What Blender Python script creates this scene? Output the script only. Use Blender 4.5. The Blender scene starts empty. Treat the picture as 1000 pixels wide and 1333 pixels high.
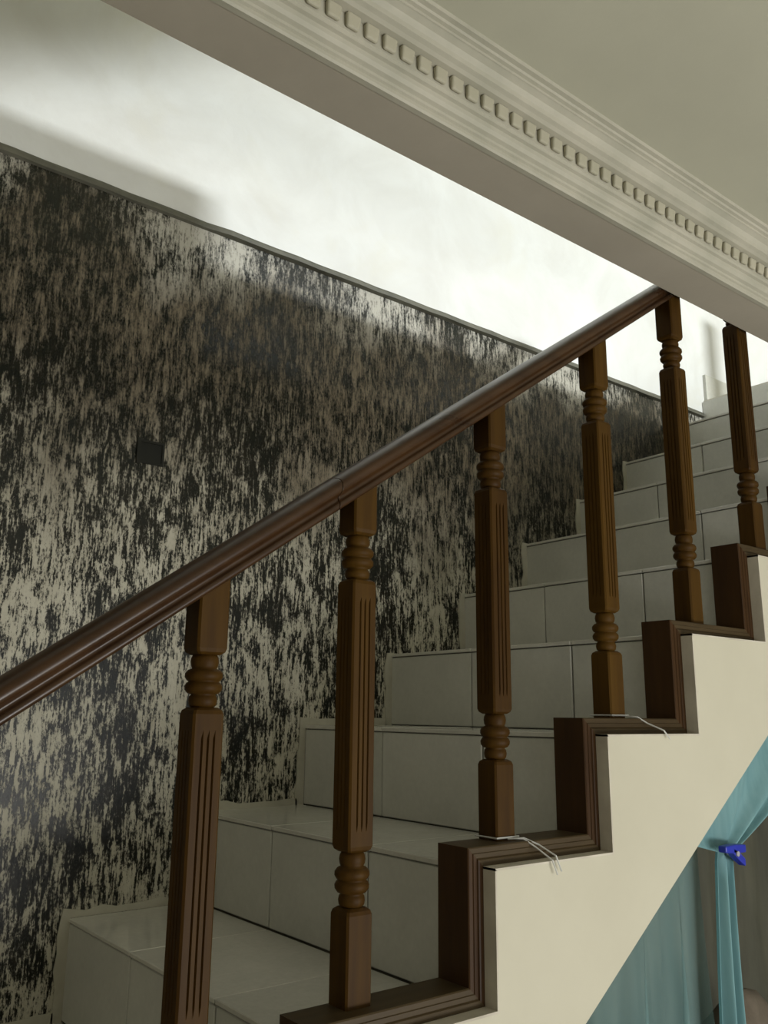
import bpy, bmesh, math, random
from mathutils import Vector, Matrix
random.seed(7)
S = 0.28                      # one tread depth in metres; all coordinates below are in treads
C = bpy.context.scene.collection
scene = bpy.context.scene

# ------------------------------------------------------------------ camera
F_PX = 1125.3
yaw, pitch, roll = 0.6642, 0.2294, 0.0109
CAM = Vector((-1.4118, -3.5933, 2.0716))
f = Vector((math.sin(yaw)*math.cos(pitch), math.cos(yaw)*math.cos(pitch), math.sin(pitch)))
r = Vector((math.cos(yaw), -math.sin(yaw), 0)); u = r.cross(f)
r2 = r*math.cos(roll)+u*math.sin(roll); u2 = -r*math.sin(roll)+u*math.cos(roll)
cam_d = bpy.data.cameras.new('camera'); cam = bpy.data.objects.new('camera', cam_d); C.objects.link(cam)
M = Matrix((r2, u2, -f)).transposed().to_4x4(); M.translation = CAM*S
cam.matrix_world = M
cam_d.sensor_fit = 'HORIZONTAL'; cam_d.sensor_width = 36; cam_d.lens = 36*F_PX/1000
cam_d.clip_start = 0.02
scene.camera = cam
scene.view_settings.view_transform = 'Standard'; scene.view_settings.look = 'None'
scene.view_settings.gamma = 1; scene.view_settings.use_curve_mapping = False
scene.view_settings.exposure = 0.52

# ------------------------------------------------------------------ world and window light
w = bpy.data.worlds.new('world'); scene.world = w; w.use_nodes = True
w.node_tree.nodes['Background'].inputs[0].default_value = (0.75, 0.85, 1, 1)
w.node_tree.nodes['Background'].inputs[1].default_value = 0.4

def area(name, loc, to, sx, sy, power, col, spread=180):
    d = bpy.data.lights.new(name, 'AREA'); d.shape = 'RECTANGLE'; d.size = sx*S; d.size_y = sy*S
    d.energy = power; d.color = col; d.spread = math.radians(spread)
    o = bpy.data.objects.new(name, d); C.objects.link(o)
    o.location = Vector(loc)*S
    o.rotation_euler = (Vector(to)-Vector(loc)).to_track_quat('-Z', 'Y').to_euler()
    return o
# downstairs window (behind the camera), upstairs windows
YF = -11.0
area('window_daylight', (5.2, YF+.1, .3), (5.2, 0, .3), 8.8, 6.6, 9, (1.0, .98, .92))
area('window_ground_bounce', (5.2, YF+.15, -1.6), (4.6, -3, 5.4), 8.8, 2.2, 50, (1.0, .98, .92))  # added fill aimed upward to brighten the ceiling, standing in for ground bounce
area('upstairs_window_daylight', (9.0, YF+.1, 9.40), (8.0, 3, 7.6), 1.3, .5, 112, (.96, 1.0, 1.0))
area('upstairs_blue_window_daylight', (9.6, YF+.1, 12.4), (6, 3, 7), .5, .65, 1.7, (.75, .88, 1.0))
area('upstairs_side_window_daylight', (17.4, YF+.1, 12.6), (8, 3, 7), .65, .8, 1.7, (.95, .97, 1.0))

# ------------------------------------------------------------------ helpers
R, Y1, W, DX, DZ = 0.6868, 0.2432, 3.2091, 0.0288, -0.0959
ZW, ZB, ZC, ZL = 6.5388, 5.386, 5.75, 10*0.6868-0.0959
FLOOR = -5*R
YC = -0.10                                     # face of the cream wall below the stairs

def mesh_obj(name, verts, faces, mat, parent=None, smooth=False, loc=None, **props):
    """verts in tread units"""
    me = bpy.data.meshes.new(name); me.from_pydata([tuple(c*S for c in v) for v in verts], [], faces)
    bm = bmesh.new(); bm.from_mesh(me); bmesh.ops.recalc_face_normals(bm, faces=bm.faces); bm.to_mesh(me); bm.free()
    if smooth:
        for p in me.polygons: p.use_smooth = True
    if mat: me.materials.append(mat)
    o = bpy.data.objects.new(name, me); C.objects.link(o)
    if parent: o.parent = parent
    if loc: o.location = Vector(loc)*S
    for k, v in props.items(): o[k] = v
    return o
def struct(name, verts, faces, mat, **k): return mesh_obj(name, verts, faces, mat, kind='structure', **k)
def box(x0, x1, y0, y1, z0, z1):
    v = [(x, y, z) for x in (x0, x1) for y in (y0, y1) for z in (z0, z1)]
    return v, [(0,1,3,2), (4,6,7,5), (0,4,5,1), (2,3,7,6), (0,2,6,4), (1,5,7,3)]
def join(parts):
    V, Fc = [], []
    for v, fc in parts:
        n = len(V); V += list(v); Fc += [tuple(i+n for i in q) for q in fc]
    return V, Fc
def bevel(o, wdt, seg=2, ang=40):
    m = o.modifiers.new('bevel', 'BEVEL'); m.width = wdt*S; m.segments = seg; m.limit_method = 'ANGLE'; m.angle_limit = math.radians(ang)
    return o
def loft(loops, closed=True, caps=True):
    n = len(loops[0]); V = [p for l in loops for p in l]; Fc = []
    for a in range(len(loops)-1):
        for i in range(n if closed else n-1):
            j = (i+1) % n
            Fc.append((a*n+i, a*n+j, (a+1)*n+j, (a+1)*n+i))
    if caps and closed:
        Fc.append(tuple(range(n))); Fc.append(tuple(reversed(range((len(loops)-1)*n, len(loops)*n))))
    return V, Fc
def lathe(prof, n=20):
    loops = [[(rr*math.cos(2*math.pi*i/n), rr*math.sin(2*math.pi*i/n), z) for i in range(n)] for rr, z in prof]
    return loft(loops)
def tube(pts, rad, n=6):
    loops = []
    for i, p in enumerate(pts):
        a = Vector(pts[max(i-1, 0)]); b = Vector(pts[min(i+1, len(pts)-1)]); t = (b-a).normalized()
        s = t.cross(Vector((0, 0, 1))); s = s.normalized() if s.length > 1e-4 else Vector((1, 0, 0)); q = s.cross(t)
        loops.append([tuple(Vector(p)+(s*math.cos(2*math.pi*k/n)+q*math.sin(2*math.pi*k/n))*rad) for k in range(n)])
    return loft(loops)
def root(name, label, cat, loc, group=None):
    o = bpy.data.objects.new(name, None); o.empty_display_size = .05; C.objects.link(o); o.location = Vector(loc)*S
    o['label'] = label; o['category'] = cat
    if group: o['group'] = group
    return o
def tag(o, label, cat, group=None):
    o['label'] = label; o['category'] = cat
    if group: o['group'] = group
    return o

# ------------------------------------------------------------------ materials
class NT:
    def __init__(s, name):
        s.m = bpy.data.materials.new(name); s.m.use_nodes = True; s.t = s.m.node_tree; s.b = s.t.nodes['Principled BSDF']
    def n(s, typ, **kw):
        nd = s.t.nodes.new(typ)
        for k, v in kw.items():
            if k.startswith('i_'): nd.inputs[k[2:].replace('_', ' ')].default_value = v
            else: setattr(nd, k, v)
        return nd
    def l(s, a, b): s.t.links.new(a, b)
    def coord(s, sc=(1, 1, 1), loc=(0, 0, 0)):
        g = s.n('ShaderNodeNewGeometry'); m = s.n('ShaderNodeMapping'); m.inputs['Scale'].default_value = sc; m.inputs['Location'].default_value = loc
        s.l(g.outputs['Position'], m.inputs['Vector']); return m.outputs['Vector']
    def noise(s, vec, scale, detail=4, rough=.55, dist=0):
        nd = s.n('ShaderNodeTexNoise'); nd.inputs['Scale'].default_value = scale; nd.inputs['Detail'].default_value = detail
        nd.inputs['Roughness'].default_value = rough; nd.inputs['Distortion'].default_value = dist
        s.l(vec, nd.inputs['Vector']); return nd.outputs['Fac']
    def ramp(s, fac, stops, interp='LINEAR'):
        nd = s.n('ShaderNodeValToRGB'); nd.color_ramp.interpolation = interp; e = nd.color_ramp.elements
        while len(e) < len(stops): e.new(.5)
        for q, (p, c) in zip(e, stops):
            q.position = p; q.color = (c, c, c, 1) if isinstance(c, (int, float)) else (*c, 1)
        s.l(fac, nd.inputs['Fac']); return nd.outputs['Color']
    def math(s, op, a, b, c=None):
        nd = s.n('ShaderNodeMath', operation=op)
        for i, x in enumerate((a, b, c)):
            if x is None: continue
            if isinstance(x, (int, float)): nd.inputs[i].default_value = x
            else: s.l(x, nd.inputs[i])
        return nd.outputs[0]
    def mix(s, fac, a, b):
        nd = s.n('ShaderNodeMix', data_type='RGBA')
        for i, x in ((0, fac), (6, a), (7, b)):
            if isinstance(x, (int, float)): nd.inputs[i].default_value = x
            elif isinstance(x, tuple): nd.inputs[i].default_value = (*x, 1)
            else: s.l(x, nd.inputs[i])
        return nd.outputs[2]
    def col(s, x):
        if isinstance(x, tuple): s.b.inputs['Base Color'].default_value = (*x, 1)
        else: s.l(x, s.b.inputs['Base Color'])
    def rough(s, x):
        if isinstance(x, (int, float)): s.b.inputs['Roughness'].default_value = x
        else: s.l(x, s.b.inputs['Roughness'])
    def bump(s, h, strength=.3, dist=.002):
        nd = s.n('ShaderNodeBump'); nd.inputs['Strength'].default_value = strength; nd.inputs['Distance'].default_value = dist
        s.l(h, nd.inputs['Height']); s.l(nd.outputs[0], s.b.inputs['Normal'])

def mat_plain(name, c1, c2, scale=6, rough=.6, bump=.15, bscale=60, sc=(1, 1, 1)):
    t = NT(name); v = t.coord(sc); n1 = t.noise(v, scale, 5, .6); n2 = t.noise(v, bscale, 3)
    t.col(t.ramp(n1, [(.3, c1), (.7, c2)])); t.rough(rough); t.bump(n2, bump, .001); return t.m

def mat_wood(name, c1, c2, sc, rough=.38, spec=.2):
    t = NT(name); v = t.coord(sc)
    n1 = t.noise(v, 9, 6, .65, .4); n2 = t.noise(t.coord(tuple(x*3 for x in sc)), 22, 3, .6)
    k = t.math('ADD', t.math('MULTIPLY', n1, .7), t.math('MULTIPLY', n2, .3))
    t.col(t.ramp(k, [(.34, c1), (.62, c2)])); t.rough(t.ramp(n1, [(.3, rough), (.7, rough+.15)]))
    t.bump(k, .18, .001); t.b.inputs['Specular IOR Level'].default_value = spec; return t.m

def mat_mottled():
    t = NT('scraped_black_paint')
    # vertical scrape streaks at several sizes, domain-warped
    wv = t.coord((1, 1, 1)); warp = t.n('ShaderNodeTexNoise'); warp.inputs['Scale'].default_value = 9; warp.inputs['Detail'].default_value = 3
    t.l(wv, warp.inputs['Vector'])
    def streak(sx, sz, scale, det, ro, wa, off):
        m = t.coord((sx, 1, sz), off)
        a = t.n('ShaderNodeVectorMath', operation='MULTIPLY_ADD'); t.l(warp.outputs['Color'], a.inputs[0]); a.inputs[1].default_value = (wa, 0, wa); t.l(m, a.inputs[2])
        return t.noise(a.outputs[0], scale, det, ro)
    s1 = streak(1, .20, 95, 7, .8, .008, (0, 0, 0))        # streaks 1-2 cm wide
    s2 = streak(1, .45, 36, 6, .75, .03, (3, 0, 1))         # blotches
    s3 = streak(1, .11, 190, 5, .75, .003, (7, 0, 2))        # fine scrape lines
    s4 = t.noise(t.coord((1, 1, .6), (5, 0, 5)), 3.4, 3, .6)   # large patches
    s5 = t.noise(t.coord((1, 1, .7), (2, 0, 9)), 190, 3, .7)   # grain
    g = t.n('ShaderNodeNewGeometry'); sep = t.n('ShaderNodeSeparateXYZ'); t.l(g.outputs['Position'], sep.inputs[0])
    z = t.math('DIVIDE', sep.outputs['Z'], S)
    hi = t.n('ShaderNodeMapRange'); hi.inputs[1].default_value = 3.0; hi.inputs[2].default_value = 5.0; hi.clamp = True; hi.interpolation_type = 'SMOOTHSTEP'
    zz = t.math('ADD', z, t.math('MULTIPLY', t.math('SUBTRACT', s4, .5), 3.0)); t.l(zz, hi.inputs[0])
    k = t.math('ADD', t.math('MULTIPLY', s1, .40), t.math('MULTIPLY', s2, .30))
    k = t.math('ADD', k, t.math('MULTIPLY', s3, .30)); k = t.math('ADD', k, t.math('MULTIPLY', s4, .24)); k = t.math('ADD', k, t.math('MULTIPLY', s5, .16))
    low = t.ramp(k, [(.690, 0.0), (.725, 1.0)])
    high = t.ramp(k, [(.680, 0.0), (.765, .95)])
    fac = t.mix(hi.outputs[0], low, high)
    plaster = t.ramp(s2, [(.3, (.42, .39, .30)), (.7, (.60, .575, .48))])
    film = t.ramp(s1, [(.35, (.105, .080, .050)), (.65, (.22, .185, .13))])
    light = t.mix(hi.outputs[0], plaster, film)
    # lit strip just below the ledge, painted in as a paler base colour
    top = t.n('ShaderNodeMapRange'); top.inputs[1].default_value = 5.9; top.inputs[2].default_value = 6.5; top.clamp = True
    t.l(zz, top.inputs[0])
    light = t.mix(top.outputs[0], light, (.44, .42, .36))
    dark = t.ramp(s2, [(.35, (.007, .009, .006)), (.68, (.024, .020, .013))])
    t.col(t.mix(fac, dark, light))
    t.rough(t.ramp(k, [(.67, .27), (.73, .5)]))
    t.b.inputs['Specular IOR Level'].default_value = .35
    t.bump(k, .2, .002); return t.m

def mat_white_wall():
    t = NT('white_upstairs_paint'); v = t.coord(); n1 = t.noise(v, 3.5, 5, .6, .6); n2 = t.noise(t.coord((1, 1, 1), (4, 4, 4)), 1.6, 4, .6, .8); n3 = t.noise(v, 40, 4)
    c = t.ramp(n1, [(.35, (.64, .64, .62)), (.6, (.71, .72, .71))])
    st = t.ramp(n2, [(.55, 0.0), (.68, .45)])
    t.col(t.mix(st, c, (.62, .60, .51))); t.rough(.45); t.bump(t.math('ADD', n3, n1), .25, .002); return t.m

def mat_tile(name, c1, c2, rough):
    t = NT(name); v = t.coord(); n1 = t.noise(v, 5, 6, .65); n2 = t.noise(v, 90, 4, .7); oi = t.n('ShaderNodeObjectInfo')
    k = t.math('ADD', t.math('MULTIPLY', n1, .6), t.math('MULTIPLY', n2, .3)); k = t.math('ADD', k, t.math('MULTIPLY', oi.outputs['Random'], .14))
    t.col(t.ramp(k, [(.36, c1), (.66, c2)])); t.rough(rough); t.bump(n1, .08, .001); return t.m

def mat_cloth(name, c1, c2, transp, sc=(8, 8, 1)):
    t = NT(name); out = t.t.nodes['Material Output']; v = t.coord(sc); n1 = t.noise(v, 4, 4)
    c = t.ramp(n1, [(.3, c1), (.7, c2)])
    t.l(c, t.b.inputs['Base Color']); t.rough(.75)
    tl = t.n('ShaderNodeBsdfTranslucent'); t.l(c, tl.inputs[0]); tr = t.n('ShaderNodeBsdfTransparent')
    m1 = t.n('ShaderNodeMixShader'); m1.inputs[0].default_value = .4; t.l(t.b.outputs[0], m1.inputs[1]); t.l(tl.outputs[0], m1.inputs[2])
    m2 = t.n('ShaderNodeMixShader'); m2.inputs[0].default_value = transp; t.l(m1.outputs[0], m2.inputs[1]); t.l(tr.outputs[0], m2.inputs[2])
    t.l(m2.outputs[0], out.inputs['Surface']); return t.m

WOOD_V = mat_wood('brown_varnished_wood_upright', (.026, .0102, .0015), (.074, .036, .0040), (1, 1, .07), .46, .12)
WOOD_RAIL = mat_wood('brown_varnished_rail', (.024, .0095, .003), (.055, .025, .008), (.2, 1, 1), .24, .4)
WOOD_DARK = mat_wood('dark_varnished_board', (.026, .011, .0030), (.060, .028, .0080), (1, 1, .1), .42)
WOOD_CAP = mat_wood('worn_varnished_cap', (.035, .022, .009), (.080, .055, .026), (.1, 1, 1), .40)
MOTTLE = mat_mottled(); WHITE = mat_white_wall()
CREAM = mat_plain('cream_wall_paint', (.52, .49, .385), (.57, .54, .43), 3, .6, .2, 70)
REVEAL = mat_plain('grey_cement_edge', (.46, .42, .35), (.62, .58, .49), 12, .8, .5, 80)
BEAMM = mat_plain('beige_beam_paint', (.36, .325, .265), (.41, .37, .305), 4, .7, .2, 90)
CEIL = mat_plain('pale_ceiling_paint', (.46, .45, .36), (.52, .51, .41), 2, .7, .15, 90)
CORN = mat_plain('cornice_paint', (.37, .36, .29), (.48, .455, .375), 9, .6, .25, 60)
DENT = mat_plain('dentil_paint', (.37, .355, .265), (.46, .43, .335), 7, .6, .3, 50)
ROOM = mat_plain('room_wall_paint', (.66, .63, .54), (.72, .69, .60), 2, .7, .15, 80)
FLOORM = mat_tile('floor_tile_glaze', (.52, .50, .42), (.62, .60, .52), .4)
RISER = mat_tile('white_riser_glaze', (.50, .50, .455), (.62, .615, .56), .32)
TREAD = mat_tile('white_tread_glaze', (.52, .51, .46), (.66, .645, .585), .14)
GROUT = mat_plain('dirty_grout', (.09, .085, .065), (.17, .16, .125), 20, .9, .4, 90)
LEDGE = mat_plain('grey_green_ledge', (.07, .07, .052), (.13, .125, .095), 15, .6, .3, 60)
BORDER = mat_plain('pale_render_border', (.42, .40, .32), (.55, .53, .44), 14, .8, .6, 50)
HOLE = mat_plain('dark_recess', (.008, .009, .006), (.015, .015, .01), 15, .9)
NET = mat_cloth('teal_net', (.21, .42, .46), (.32, .55, .58), .15)
SHEER = mat_cloth('teal_sheer', (.24, .42, .43), (.36, .53, .52), .66)
OLIVE = mat_cloth('olive_grey_cloth', (.085, .085, .06), (.14, .137, .098), .05, (6, 6, 1))
BLUE = mat_plain('blue_plastic', (.010, .02, .30), (.02, .035, .42), 10, .35, .05)
STEEL = mat_plain('spring_steel', (.3, .3, .32), (.4, .4, .42), 10, .35, .05)
CORD = mat_plain('white_cord', (.5, .5, .48), (.65, .65, .62), 30, .6, .1)
SACK = mat_plain('brown_sacking', (.085, .068, .048), (.16, .13, .098), 12, .85, .6, 70)
GLASSF = mat_plain('window_frame_paint', (.5, .5, .48), (.6, .6, .58), 5, .5)

# ------------------------------------------------------------------ the setting
XL, XR, ZT = -7.0, 19.5, 16.0
def wall_with_holes(name, x0, x1, y0, y1, z0, z1, holes, mat):
    xs = sorted({x0, x1, *[h[0] for h in holes], *[h[1] for h in holes]}); parts = []
    for a, b in zip(xs, xs[1:]):
        hs = sorted([h for h in holes if h[0] <= a and h[1] >= b], key=lambda h: h[2]); z = z0
        for h in hs: parts.append(box(a, b, y0, y1, z, h[2])); z = h[3]
        parts.append(box(a, b, y0, y1, z, z1))
    return struct(name, *join(parts), mat)
holes = [(.6, 9.8, -3.2, 3.9), (8.2, 9.8, 8.6, 10.1), (9.0-.0+1.0, 11.2, 11.6, 13.2), (16.6, 18.2, 11.7, 13.5)]
holes[2] = (9.9, 11.1, 11.6, 13.2)
wall_with_holes('wall_front', XL, XR, YF-.6, YF, FLOOR, ZT, holes, ROOM)
for i, (a, b, c, d) in enumerate(holes):
    pr = [box(a, b, YF-.35, YF-.2, c, c+.12), box(a, b, YF-.35, YF-.2, d-.12, d), box(a, a+.12, YF-.35, YF-.2, c, d), box(b-.12, b, YF-.35, YF-.2, c, d)]
    struct('window_%d' % (i+1), *join(pr), GLASSF)
# far wall: scraped lower storey, white upper storey
struct('wall_back', *box(XL, 10.03, W, W+.6, FLOOR, ZW), MOTTLE)
struct('wall_back_upper', *join([box(XL, XR, W, W+.6, ZW, ZT), box(10.03, XR, W, W+.6, FLOOR, ZW)]), WHITE)
lo = [(x, W-.035-.006*math.sin(x*5), ZW-.03) for x in [i*.5-7 for i in range(35)]]
lv, lf = [], []
nL = 69
for i in range(nL):
    x = -7+17.0*i/(nL-1); e = .004*math.sin(i*2.3); q = .05 if x > 1.8 else .028
    for y, z in ((W, ZW+.01), (W-q*.7, ZW+.012+e), (W-q, ZW-.012+e), (W-q, ZW-.05+e), (W, ZW-.062)): lv.append((x, y, z))
for i in range(nL-1):
    for j in range(5): lf.append((i*5+j, i*5+(j+1) % 5, (i+1)*5+(j+1) % 5, (i+1)*5+j))
struct('trim_1', lv, lf, LEDGE)
struct('wall_left', *box(XL-.6, XL, YF, W, FLOOR, ZT), ROOM)
struct('wall_right', *box(XR, XR+.6, YF, W, FLOOR, ZT), ROOM)
struct('floor', *box(XL, XR, YF, W, FLOOR-.3, FLOOR), FLOORM)
struct('ceiling', *box(XL, XR, YF, -.34, ZC, ZC+.15), CEIL)
struct('ceiling_upper', *box(XL, XR, YF, W, ZT, ZT+.3), CEIL)
struct('ceiling_beam', *box(XL, XR, -.34, 0, ZB, ZL), BEAMM)
struct('upper_floor', *box(XL, XR, YF, -.34, ZC+.15, ZL), FLOORM)
# landing: floor beyond the last riser
struct('landing_floor', *box(10+DX+.05, XR, 0, W, ZL-.75, ZL), FLOORM)
struct('landing_wall', *box(12.06, 12.36, 0, W, FLOOR, ZL-.75), ROOM)
struct('kerb_upper', *join([box(3.45, 10.0, -.25, -.02, ZL, ZL+.12), box(XL, 3.45, -.25, -.02, ZL, ZL+.67)]), CREAM)  # unseen kerb, added and raised at the left to shadow the far wall
struct('baseboard_back', *box(10.1, XR, W-.05, W, ZL, ZL+.42), RISER)

# stepped border of pale render where the stairs meet the scraped wall
bp = []
for k in range(-4, 10):
    j = lambda a=.02: random.uniform(-a, a)
    x = k+DX; z0 = (k-1)*R+DZ; z1 = k*R+DZ
    n = 7
    lx = [(x-.075+j(.018), z0-.01+(z1-z0+.01)*i/(n-1)) for i in range(n)]
    lx[-1] = (x-.06, z1+(.07 if k < 4 else .01))
    tp = [(x+(1-.07)*i/8, z1+(.055+j(.018) if k < 4 else .012+j(.008))) for i in range(1, 9)]
    outer = lx+tp
    inner = [(x-.0, q[1]) for q in lx[:-1]]+[(x, z1)]+[(q[0], z1) for q in tp]
    V = [(a, W-.014, b) for a, b in outer]+[(a, W-.014, b) for a, b in inner]+[(a, W, b) for a, b in outer]
    m = len(outer); Fc = [(i, i+1, m+i+1, m+i) for i in range(m-1)]+[(i, 2*m+i, 2*m+i+1, i+1) for i in range(m-1)]
    bp.append((V, Fc))
struct('trim_2', *join(bp), BORDER)
# blackened square recess in the far wall
hx0, hx1, hz0, hz1 = 1.28, 1.475, 4.135, 4.30
fr = [box(hx0-.03, hx0, W-.02, W, hz0-.03, hz1+.03), box(hx1, hx1+.02, W-.015, W, hz0-.02, hz1+.02), box(hx0, hx1, W-.018, W, hz1, hz1+.02), box(hx0, hx1, W-.015, W, hz0-.02, hz0), box(hx0, hx1, W-.004, W, hz0, hz1)]
o = tag(mesh_obj('wall_socket_box', *join(fr), HOLE), 'small square blackened socket box in the scraped wall above the handrail', 'socket box')

# cornice with dentils
prof = [(-.335, ZB), (-.335, ZB-.004), (-.372, ZB-.006), (-.382, ZB+.006), (-.384, ZB+.024), (-.398, ZB+.03), (-.402, ZB+.045), (-.425, ZB+.055), (-.440, ZB+.075),
        (-.446, ZB+.098), (-.466, ZB+.104), (-.470, ZB+.122), (-.476, ZB+.126), (-.482, 5.600), (-.540, 5.604), (-.560, 5.616), (-.585, 5.626), (-.592, 5.65), (-.612, 5.678), (-.642, 5.692),
        (-.650, 5.694), (-.652, 5.708), (-.672, 5.712), (-.678, 5.726), (-.704, 5.730), (-.710, ZC), (-.335, ZC)]
struct_c = struct('trim_3', *loft([[(x, y, z) for y, z in prof] for x in (XL, XR)]), CORN)
dv, df = box(-.046, .046, -.516, -.478, 5.520, 5.601)
dv = [(x*(.86 if z < 5.55 else 1), y+(.012 if (z < 5.55 and y < -.5) else 0), z) for x, y, z in dv]
first = None
for i in range(72):
    X = -1.3+i*.122
    if first is None:
        first = mesh_obj('dentil', dv, df, DENT, struct_c, loc=(X, 0, 0)); bevel(first, .015, 3, 30)
    else:
        d = first.copy(); C.objects.link(d); d.location = Vector((X, 0, 0))*S

# upper storey: unseen sloping slab added to shade the white wall's top left
sv = [(x, y, z) for x, z in ((2.0, 6.685), (6.5, 10.015), (11.5, 13.715), (11.5, 15.4), (6.5, 11.7), (.2, 6.9)) for y in (-4.2, -3.2)]
n = 6
struct('trim_4', sv, [tuple(2*i for i in range(n)), tuple(2*i+1 for i in reversed(range(n)))]+[(2*i, 2*i+1, (2*i+3) % 12, (2*i+2) % 12) for i in range(n)], CREAM)

# ------------------------------------------------------------------ staircase
K0, K1 = -4, 10
stair = root('staircase', 'straight flight of white tiled steps with cream side wall and brown wooden edge boards', 'staircase', (K0, 1.6, FLOOR))
SO = Vector((K0, 1.6, FLOOR))
def part(name, v, fc, mat, parent=stair, off=SO, smooth=False, **p):
    return mesh_obj(name, [tuple(Vector(q)-off) for q in v], fc, mat, parent, smooth, **p)
def prism_xz(poly, y0, y1):
    n = len(poly); V = [(x, y0, z) for x, z in poly]+[(x, y1, z) for x, z in poly]
    return V, [tuple(range(n)), tuple(range(2*n-1, n-1, -1))]+[(i, (i+1) % n, n+(i+1) % n, n+i) for i in range(n)]
def under(x): return .694*x-1.539
# masonry core (grout shows in the joints)
g = .028
poly = [(K0+DX+g, FLOOR)]
for k in range(K0, K1+1):
    poly.append((k+DX+g, k*R+DZ-g)); 
    if k < K1: poly.append((k+1+DX+g, k*R+DZ-g))
poly += [(11.2, K1*R+DZ-g), (11.2, ZL-.75), (10.3, under(10.3)-.0), ((FLOOR+1.539)/.694, FLOOR)]
part('masonry_core', *prism_xz(poly, Y1-.02, W-.006), GROUT)
# cream side wall
t = .105
poly = [(K0+t, FLOOR)]
for k in range(K0, K1+1):
    poly.append((k+t, k*R-t))
    if k < K1: poly.append((k+1+t, k*R-t))
i8 = poly.index((8+t, 7*R-t))
pa = poly[:i8]+[(8+t, under(8+t)), ((FLOOR+1.539)/.694, FLOOR)]
pb = poly[i8:]+[(12.0, K1*R-t), (12.0, under(10.4)), (10.4, under(10.4)), (8+t, under(8+t))]
side = part('side_wall', *join([prism_xz(pa, YC, Y1-.02), prism_xz(pb, .002, Y1-.02)]), CREAM, label='cream painted stepped side wall below the edge boards')
# grey cement edge: a thin skin on the stepped reveal of the side wall, standing in front of the wood
for k in range(K0, 8):
    z0, z1 = (k-1)*R-t, k*R-t
    if k == K0: z0 = FLOOR
    e = .006
    rv = [(k+t-e, YC-.003, z0-e), (k+t-e, YC-.003, z1+e), (k+t-e, .0, z1+e), (k+t-e, .0, z0-e),
          (k+t+e, YC-.003, z0-e), (k+t+e, YC-.003, z1-e), (k+t+e, 0, z1-e), (k+t+e, 0, z0-e)]
    q = [(0,1,2,3), (4,7,6,5), (0,4,5,1), (1,5,6,2), (2,6,7,3), (3,7,4,0)]
    parts = [(rv, q)]
    parts.append(([(x, y, z) for x in (k+t-e, k+1+t-e) for y in (YC-.003, 0) for z in (z1-e, z1+e)], box(0, 1, 0, 1, 0, 1)[1]))
    part('cement_edge', *join(parts), REVEAL)
# tiles
ycuts = [Y1-.012, .93, 2.07, W]
gp = .006; th = .03
def tile(name, x0, x1, y0, y1, z0, z1, mat, b=.006):
    cx, cy, cz = (x0+x1)/2, (y0+y1)/2, (z0+z1)/2
    v, fc = box(x0-cx, x1-cx, y0-cy, y1-cy, z0-cz, z1-cz)
    o = mesh_obj(name, v, fc, mat, stair, loc=tuple(Vector((cx, cy, cz))-SO)); bevel(o, b, 1); return o
for k in range(K0, K1+1):
    for a, b in zip(ycuts, ycuts[1:]):
        j = random.uniform(-.004, .004)
        tile('riser_tile', k+DX+j, k+DX+g+.01, a+gp, b-gp, (k-1)*R+DZ+gp+(.0 if k > K0 else .096), k*R+DZ-th-.008, RISER)
        if k < K1:
            tile('tread_tile', k+DX-.008+j, k+1+DX-.004, a+gp, b-gp, k*R+DZ-th, k*R+DZ+j*.5, TREAD, .005)
# wooden edge boards: profile (y, depth below the outer surface)
bprof = [(Y1, 0), (.006, 0), (0, .006), (0, .030), (-.006, .034), (-.006, .056), (-.001, .060), (-.010, .066), (-.012, .074), (-.012, .098), (-.008, t), (Y1, t)]
for k in range(K0, K1+1):
    lo = [(k+d, y, max((k-1)*R-d, FLOOR)) for y, d in bprof]; hi = [(k+d, y, k*R-d) for y, d in bprof]
    part('riser_board', *loft([lo, hi]), WOOD_DARK, label='dark brown upright edge board between two steps')
    a = [(k+d, y, k*R-d) for y, d in bprof]; xe = k+1 if k < K1 else 12
    b = [(xe+(d if k < K1 else 0), y, k*R-d) for y, d in bprof]
    part('tread_cap', *loft([a, b]), WOOD_CAP, label='worn brown wooden cap board along the step edge')

# ------------------------------------------------------------------ balustrade
bal = root('balustrade', 'brown varnished balustrade of square fluted turned balusters under a sloping moulded handrail', 'balustrade', (K0, .165, FLOOR))
BO = Vector((K0, .165, FLOOR)); h = .0775
def sq(hw, z, groove=0.0, ch=.010):
    pts = []
    for s in range(4):
        c, sn = [(1, 0), (0, 1), (-1, 0), (0, -1)][s]
        us = [-hw+ch]
        for gc in (-.030, .0, .030):
            w2 = .0055
            us += [gc-w2, (gc, groove), gc+w2]
        us += [hw-ch]
        for q in us:
            if isinstance(q, tuple): uu, dd = q
            else: uu, dd = q, 0
            x, y = hw-dd, uu
            pts.append((x*c-y*sn, x*sn+y*c, z))
    return pts
def block(z0, z1, c0, c1, gr=False):
    L = []
    if c0: L += [sq(h-.022, z0), sq(h-.006, z0+.012), sq(h, z0+.03)]
    else: L += [sq(h, z0)]
    if gr:
        L += [sq(h, z0+.10), sq(h, z0+.14, .011), sq(h, z1-.14, .011), sq(h, z1-.10)]
    if c1: L += [sq(h, z1-.03), sq(h-.006, z1-.012), sq(h-.022, z1)]
    else: L += [sq(h, z1)]
    return loft(L)
def collar_prof(z0, z1, flip=False):
    base = [(.052, 0), (.064, .05), (.068, .13), (.064, .21), (.055, .245), (.074, .27), (.086, .33), (.088, .40), (.080, .46), (.070, .485), (.080, .51), (.089, .57), (.088, .64), (.076, .70), (.058, .73), (.064, .78), (.067, .86), (.064, .93), (.055, 1.0)]
    if flip: base = [(a, 1-b) for a, b in reversed(base)]
    return [(a, z0+(z1-z0)*b) for a, b in base]
ms = {}
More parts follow.
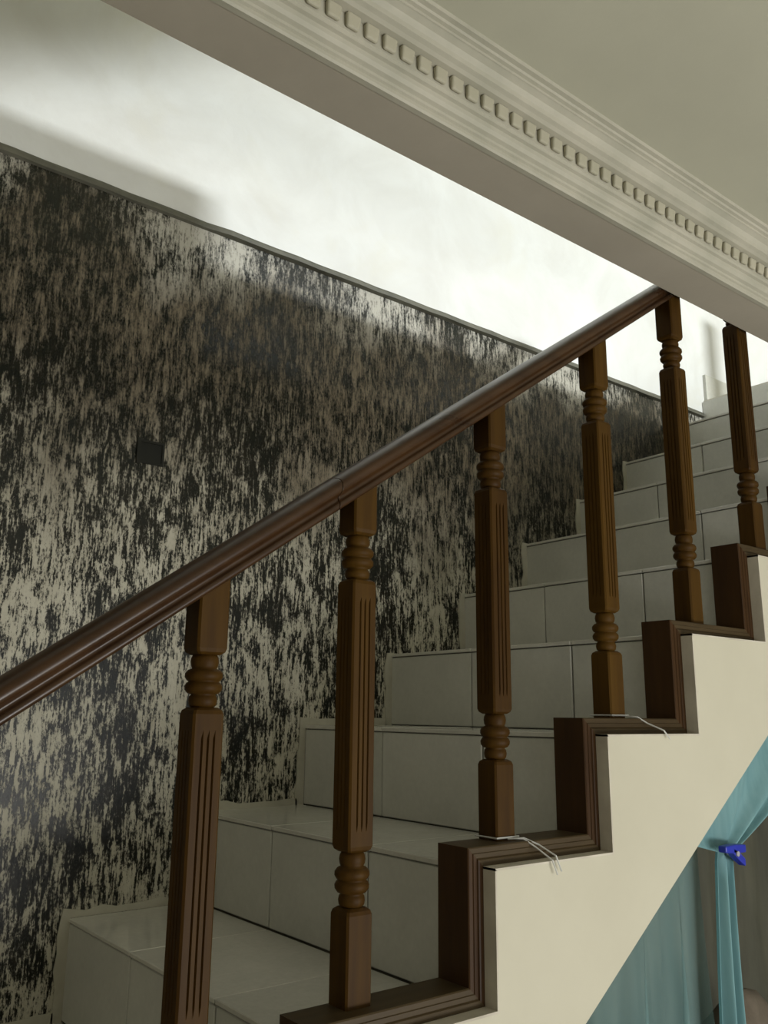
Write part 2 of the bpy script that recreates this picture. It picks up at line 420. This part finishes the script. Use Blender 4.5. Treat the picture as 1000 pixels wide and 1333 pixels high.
SL, Z0R = .70, 2.312
def rail_z(x): return Z0R+SL*x
for k, X in {-4: -3.62, -3: -2.6, -2: -1.58, -1: -.56, 0: .470, 1: 1.350, 2: 2.386, 3: 3.475, 4: 4.500, 5: 5.533, 6: 6.55}.items():
    zt = rail_z(X)+.05-k*R
    loc = Vector((X, .165, k*R))-BO
    if not ms:
        sh = mesh_obj('baluster', *block(.705, 2.092, 1, 1, True), WOOD_V, bal, loc=loc)
        ms['a'] = [sh, mesh_obj('foot_block', *block(0, .445, 0, 1), WOOD_V, sh), mesh_obj('collar', *lathe(collar_prof(.443, .707)), WOOD_V, sh, True), mesh_obj('collar', *lathe(collar_prof(2.09, 2.335)), WOOD_V, sh, True)]
    else:
        sh = ms['a'][0].copy(); C.objects.link(sh); sh.location = loc*S
        for q in ms['a'][1:]:
            c = q.copy(); C.objects.link(c); c.parent = sh
    L = [sq(h-.022, 2.332), sq(h-.006, 2.344), sq(h, 2.362), sq(h, zt)]
    L[-1] = [(x, y, zt+x*SL) for x, y, z in L[-1]]
    mesh_obj('top_block', *loft(L), WOOD_V, sh)
half = [(.072, .0), (.098, .004), (.108, .018), (.108, .036), (.100, .048), (.090, .054), (.088, .070), (.094, .082), (.112, .092), (.124, .104), (.130, .124), (.126, .146), (.112, .164), (.088, .178), (.050, .190), (.0, .195)]
rp = [(-a, b) for a, b in half]+[(a, b) for a, b in reversed(half[:-1])]
for x0, x1 in ((-4.1, 1.148), (1.152, 6.75)):
    v, fc = loft([[tuple(Vector((x, .165+y, rail_z(x)+z))-BO) for y, z in rp] for x in (x0, x0+.004, x1-.004, x1)])
    me = mesh_obj('handrail_section', v, fc, WOOD_RAIL, bal)
    for p in me.data.polygons:
        p.use_smooth = len(p.vertices) == 4
newel = mesh_obj('newel_post', *block(0, 1.55, 0, 1, True), WOOD_V, bal, loc=Vector((10.12, .165, 10*R))-BO); newel.scale = (1.5, 1.5, 1)

# ------------------------------------------------------------------ loose white cords round two baluster feet
def cord(k, X, pts, label):
    z = k*R+.018
    loop = [(X+(h+.006)*a, .165+(h+.006)*b, z) for a, b in ((-1.06, 1.06), (-1.06, -1.06), (1.06, -1.06), (1.06, 1.06), (-.9, 1.06))]
    V = [tube(loop, .005, 5)]+[tube(p, .005, 5) for p in pts]
    tag(mesh_obj('cord', *join(V), CORD), label, 'cord')
z = 2*R
cord(2, 2.386, [[(2.386, .078, z+.010), (2.48, .04, z+.012), (2.53, -.028, z-.02), (2.56, -.125, z-.07), (2.60, -.128, z-.155)], [(2.40, .078, z+.010), (2.46, .03, z+.012), (2.50, -.030, z-.03), (2.53, -.125, z-.09), (2.565, -.128, z-.17)]],
     'thin white cord tied round a baluster foot, two ends hanging over the lower edge board')
z = 3*R
cord(3, 3.475, [[(3.55, .078, z+.012), (3.58, .02, z+.010), (3.62, -.028, z-.03), (3.66, -.125, z-.075), (3.72, -.128, z-.13)]],
     'short white cord end dangling from the baluster foot one step higher')

# ------------------------------------------------------------------ curtain under the stairs
def grid(fn, ns, nt):
    V = [fn(i/(ns-1), j/(nt-1)) for j in range(nt) for i in range(ns)]
    return V, [(j*ns+i, j*ns+i+1, (j+1)*ns+i+1, (j+1)*ns+i) for j in range(nt-1) for i in range(ns-1)]
def lerp(a, b, t): return a+(b-a)*t
def sst(t): return t*t*(3-2*t)
def cloth(name, fn, ns, nt, mat, label, cat, th=.004):
    o = mesh_obj(name, *grid(fn, ns, nt), mat, None, True); m = o.modifiers.new('thickness', 'SOLIDIFY'); m.thickness = th*S
    return tag(o, label, cat)
def sheer(s, t_):
    x = lerp(-1.6, 4.40, s); top = under(x)-.06; z = lerp(top, FLOOR+.03, t_)
    amp = .02+.05*min(1, t_*3); pl = min(1, .25+t_*2.2)
    x += (.105*math.sin(x*13+1.3*math.sin(x*3.1))+.03*math.sin(x*31))*pl
    y = .03+amp*(math.sin(x*15+1.2*math.sin(x*4))+.5*math.sin(x*33+t_*2))*.6+.14
    return (x, y, z)
cloth('sheer_curtain', sheer, 260, 24, SHEER, 'pale teal sheer curtain hanging in folds from the sloping underside of the stairs', 'curtain')
CXc, CZc = 4.46, 1.15
def gather(s, t_):
    # t 0..0.4 from the sloping edge to the clip, then the tail to the floor
    xt = lerp(4.02, 6.9, s); zt_ = under(xt)-.012
    if t_ < .4:
        q = t_/.4
        qx = q**(1+.4*s); qz = q**(1-.4*s)
        x = lerp(xt, CXc+(s-.5)*.17, qx); z = lerp(zt_, CZc, qz)
        if s < .15: z = lerp(z, zt_-.05*q, (1-s/.15)*.3)
        y = .0+.045*math.sin(s*19+.8*math.sin(s*7))*(1-q*.5)
    else:
        q = (t_-.4)/.6; wd = lerp(.17, .62, q**1.2) - .05*math.sin(q*3.14)
        x = CXc-.02*q*6*0+(s-.5)*wd+(-.02-.05*math.sin(q*6))*1+.06*q; z = lerp(CZc, FLOOR+.03, q)
        y = .0+(.03+.07*q)*math.sin(s*13+q*1.5)
    return (x, y-.02, z)
cloth('gathered_curtain', gather, 120, 60, NET, 'teal net curtain swept down and pinched together by a blue clothes peg', 'curtain')
def olive(s, t_):
    x = lerp(3.0, 9.0, s); zt_ = under(x)-.03; z = lerp(zt_, FLOOR+.03, t_)
    return (x+.15*t_*math.sin(x*3), 1.1+.07*math.sin(x*6+t_)+.03*math.sin(x*17-t_*3), z)
cloth('dust_sheet', olive, 130, 20, OLIVE, 'dim olive grey cloth hanging behind the teal curtain under the stairs', 'cloth')
# clothes peg
pg = root('clothes_peg', 'blue plastic clothes peg gripping the teal curtain', 'peg', (CXc-.06, -.10, CZc))
def jaw(a0, a1, hh):
    v = []
    for (x, z), q in ((a0, hh*.8), (((a0[0]+a1[0])/2, (a0[1]+a1[1])/2), hh*1.15), (a1, hh)):
        v.append([(x, -.03, z-q), (x, .03, z-q), (x, .03, z+q), (x, -.03, z+q)])
    return loft(v)
bevel(mesh_obj('peg_arm', *jaw((-.115, .045), (.14, .035), .026), BLUE, pg), .008)
bevel(mesh_obj('peg_arm', *jaw((-.02, .035), (.125, -.055), .026), BLUE, pg), .008)
mesh_obj('spring', *tube([(.02, -.04, .01), (.02, .04, .01)], .018, 10), STEEL, pg)

# bundle standing on the floor behind the curtain tail
bm = bmesh.new(); bmesh.ops.create_icosphere(bm, subdivisions=4, radius=1)
rnd = random.Random(3); ph = [(Vector((rnd.uniform(-4, 4), rnd.uniform(-4, 4), rnd.uniform(-4, 4))), rnd.uniform(0, 6)) for _ in range(9)]
for v in bm.verts:
    d = 1+.035*sum(math.sin(v.co.dot(a)*1.5+b) for a, b in ph)
    c = v.co*d; zz = c.z; v.co = Vector((c.x*.85, c.y*.42, (zz*1.62 if zz > 0 else zz*1.9)))
zmin = min(v.co.z for v in bm.verts)
for v in bm.verts:
    if v.co.z < -1.72: v.co.z = -1.72
me = bpy.data.meshes.new('cloth_bundle')
for v in bm.verts: v.co *= S
bm.to_mesh(me); bm.free(); me.materials.append(SACK)
for p in me.polygons: p.use_smooth = True
bo = bpy.data.objects.new('cloth_bundle', me); C.objects.link(bo); bo.location = Vector((5.22, .52, FLOOR+1.72))*S
tag(bo, 'crumpled brown sack of cloth standing on the floor behind the teal curtain tail', 'sack')
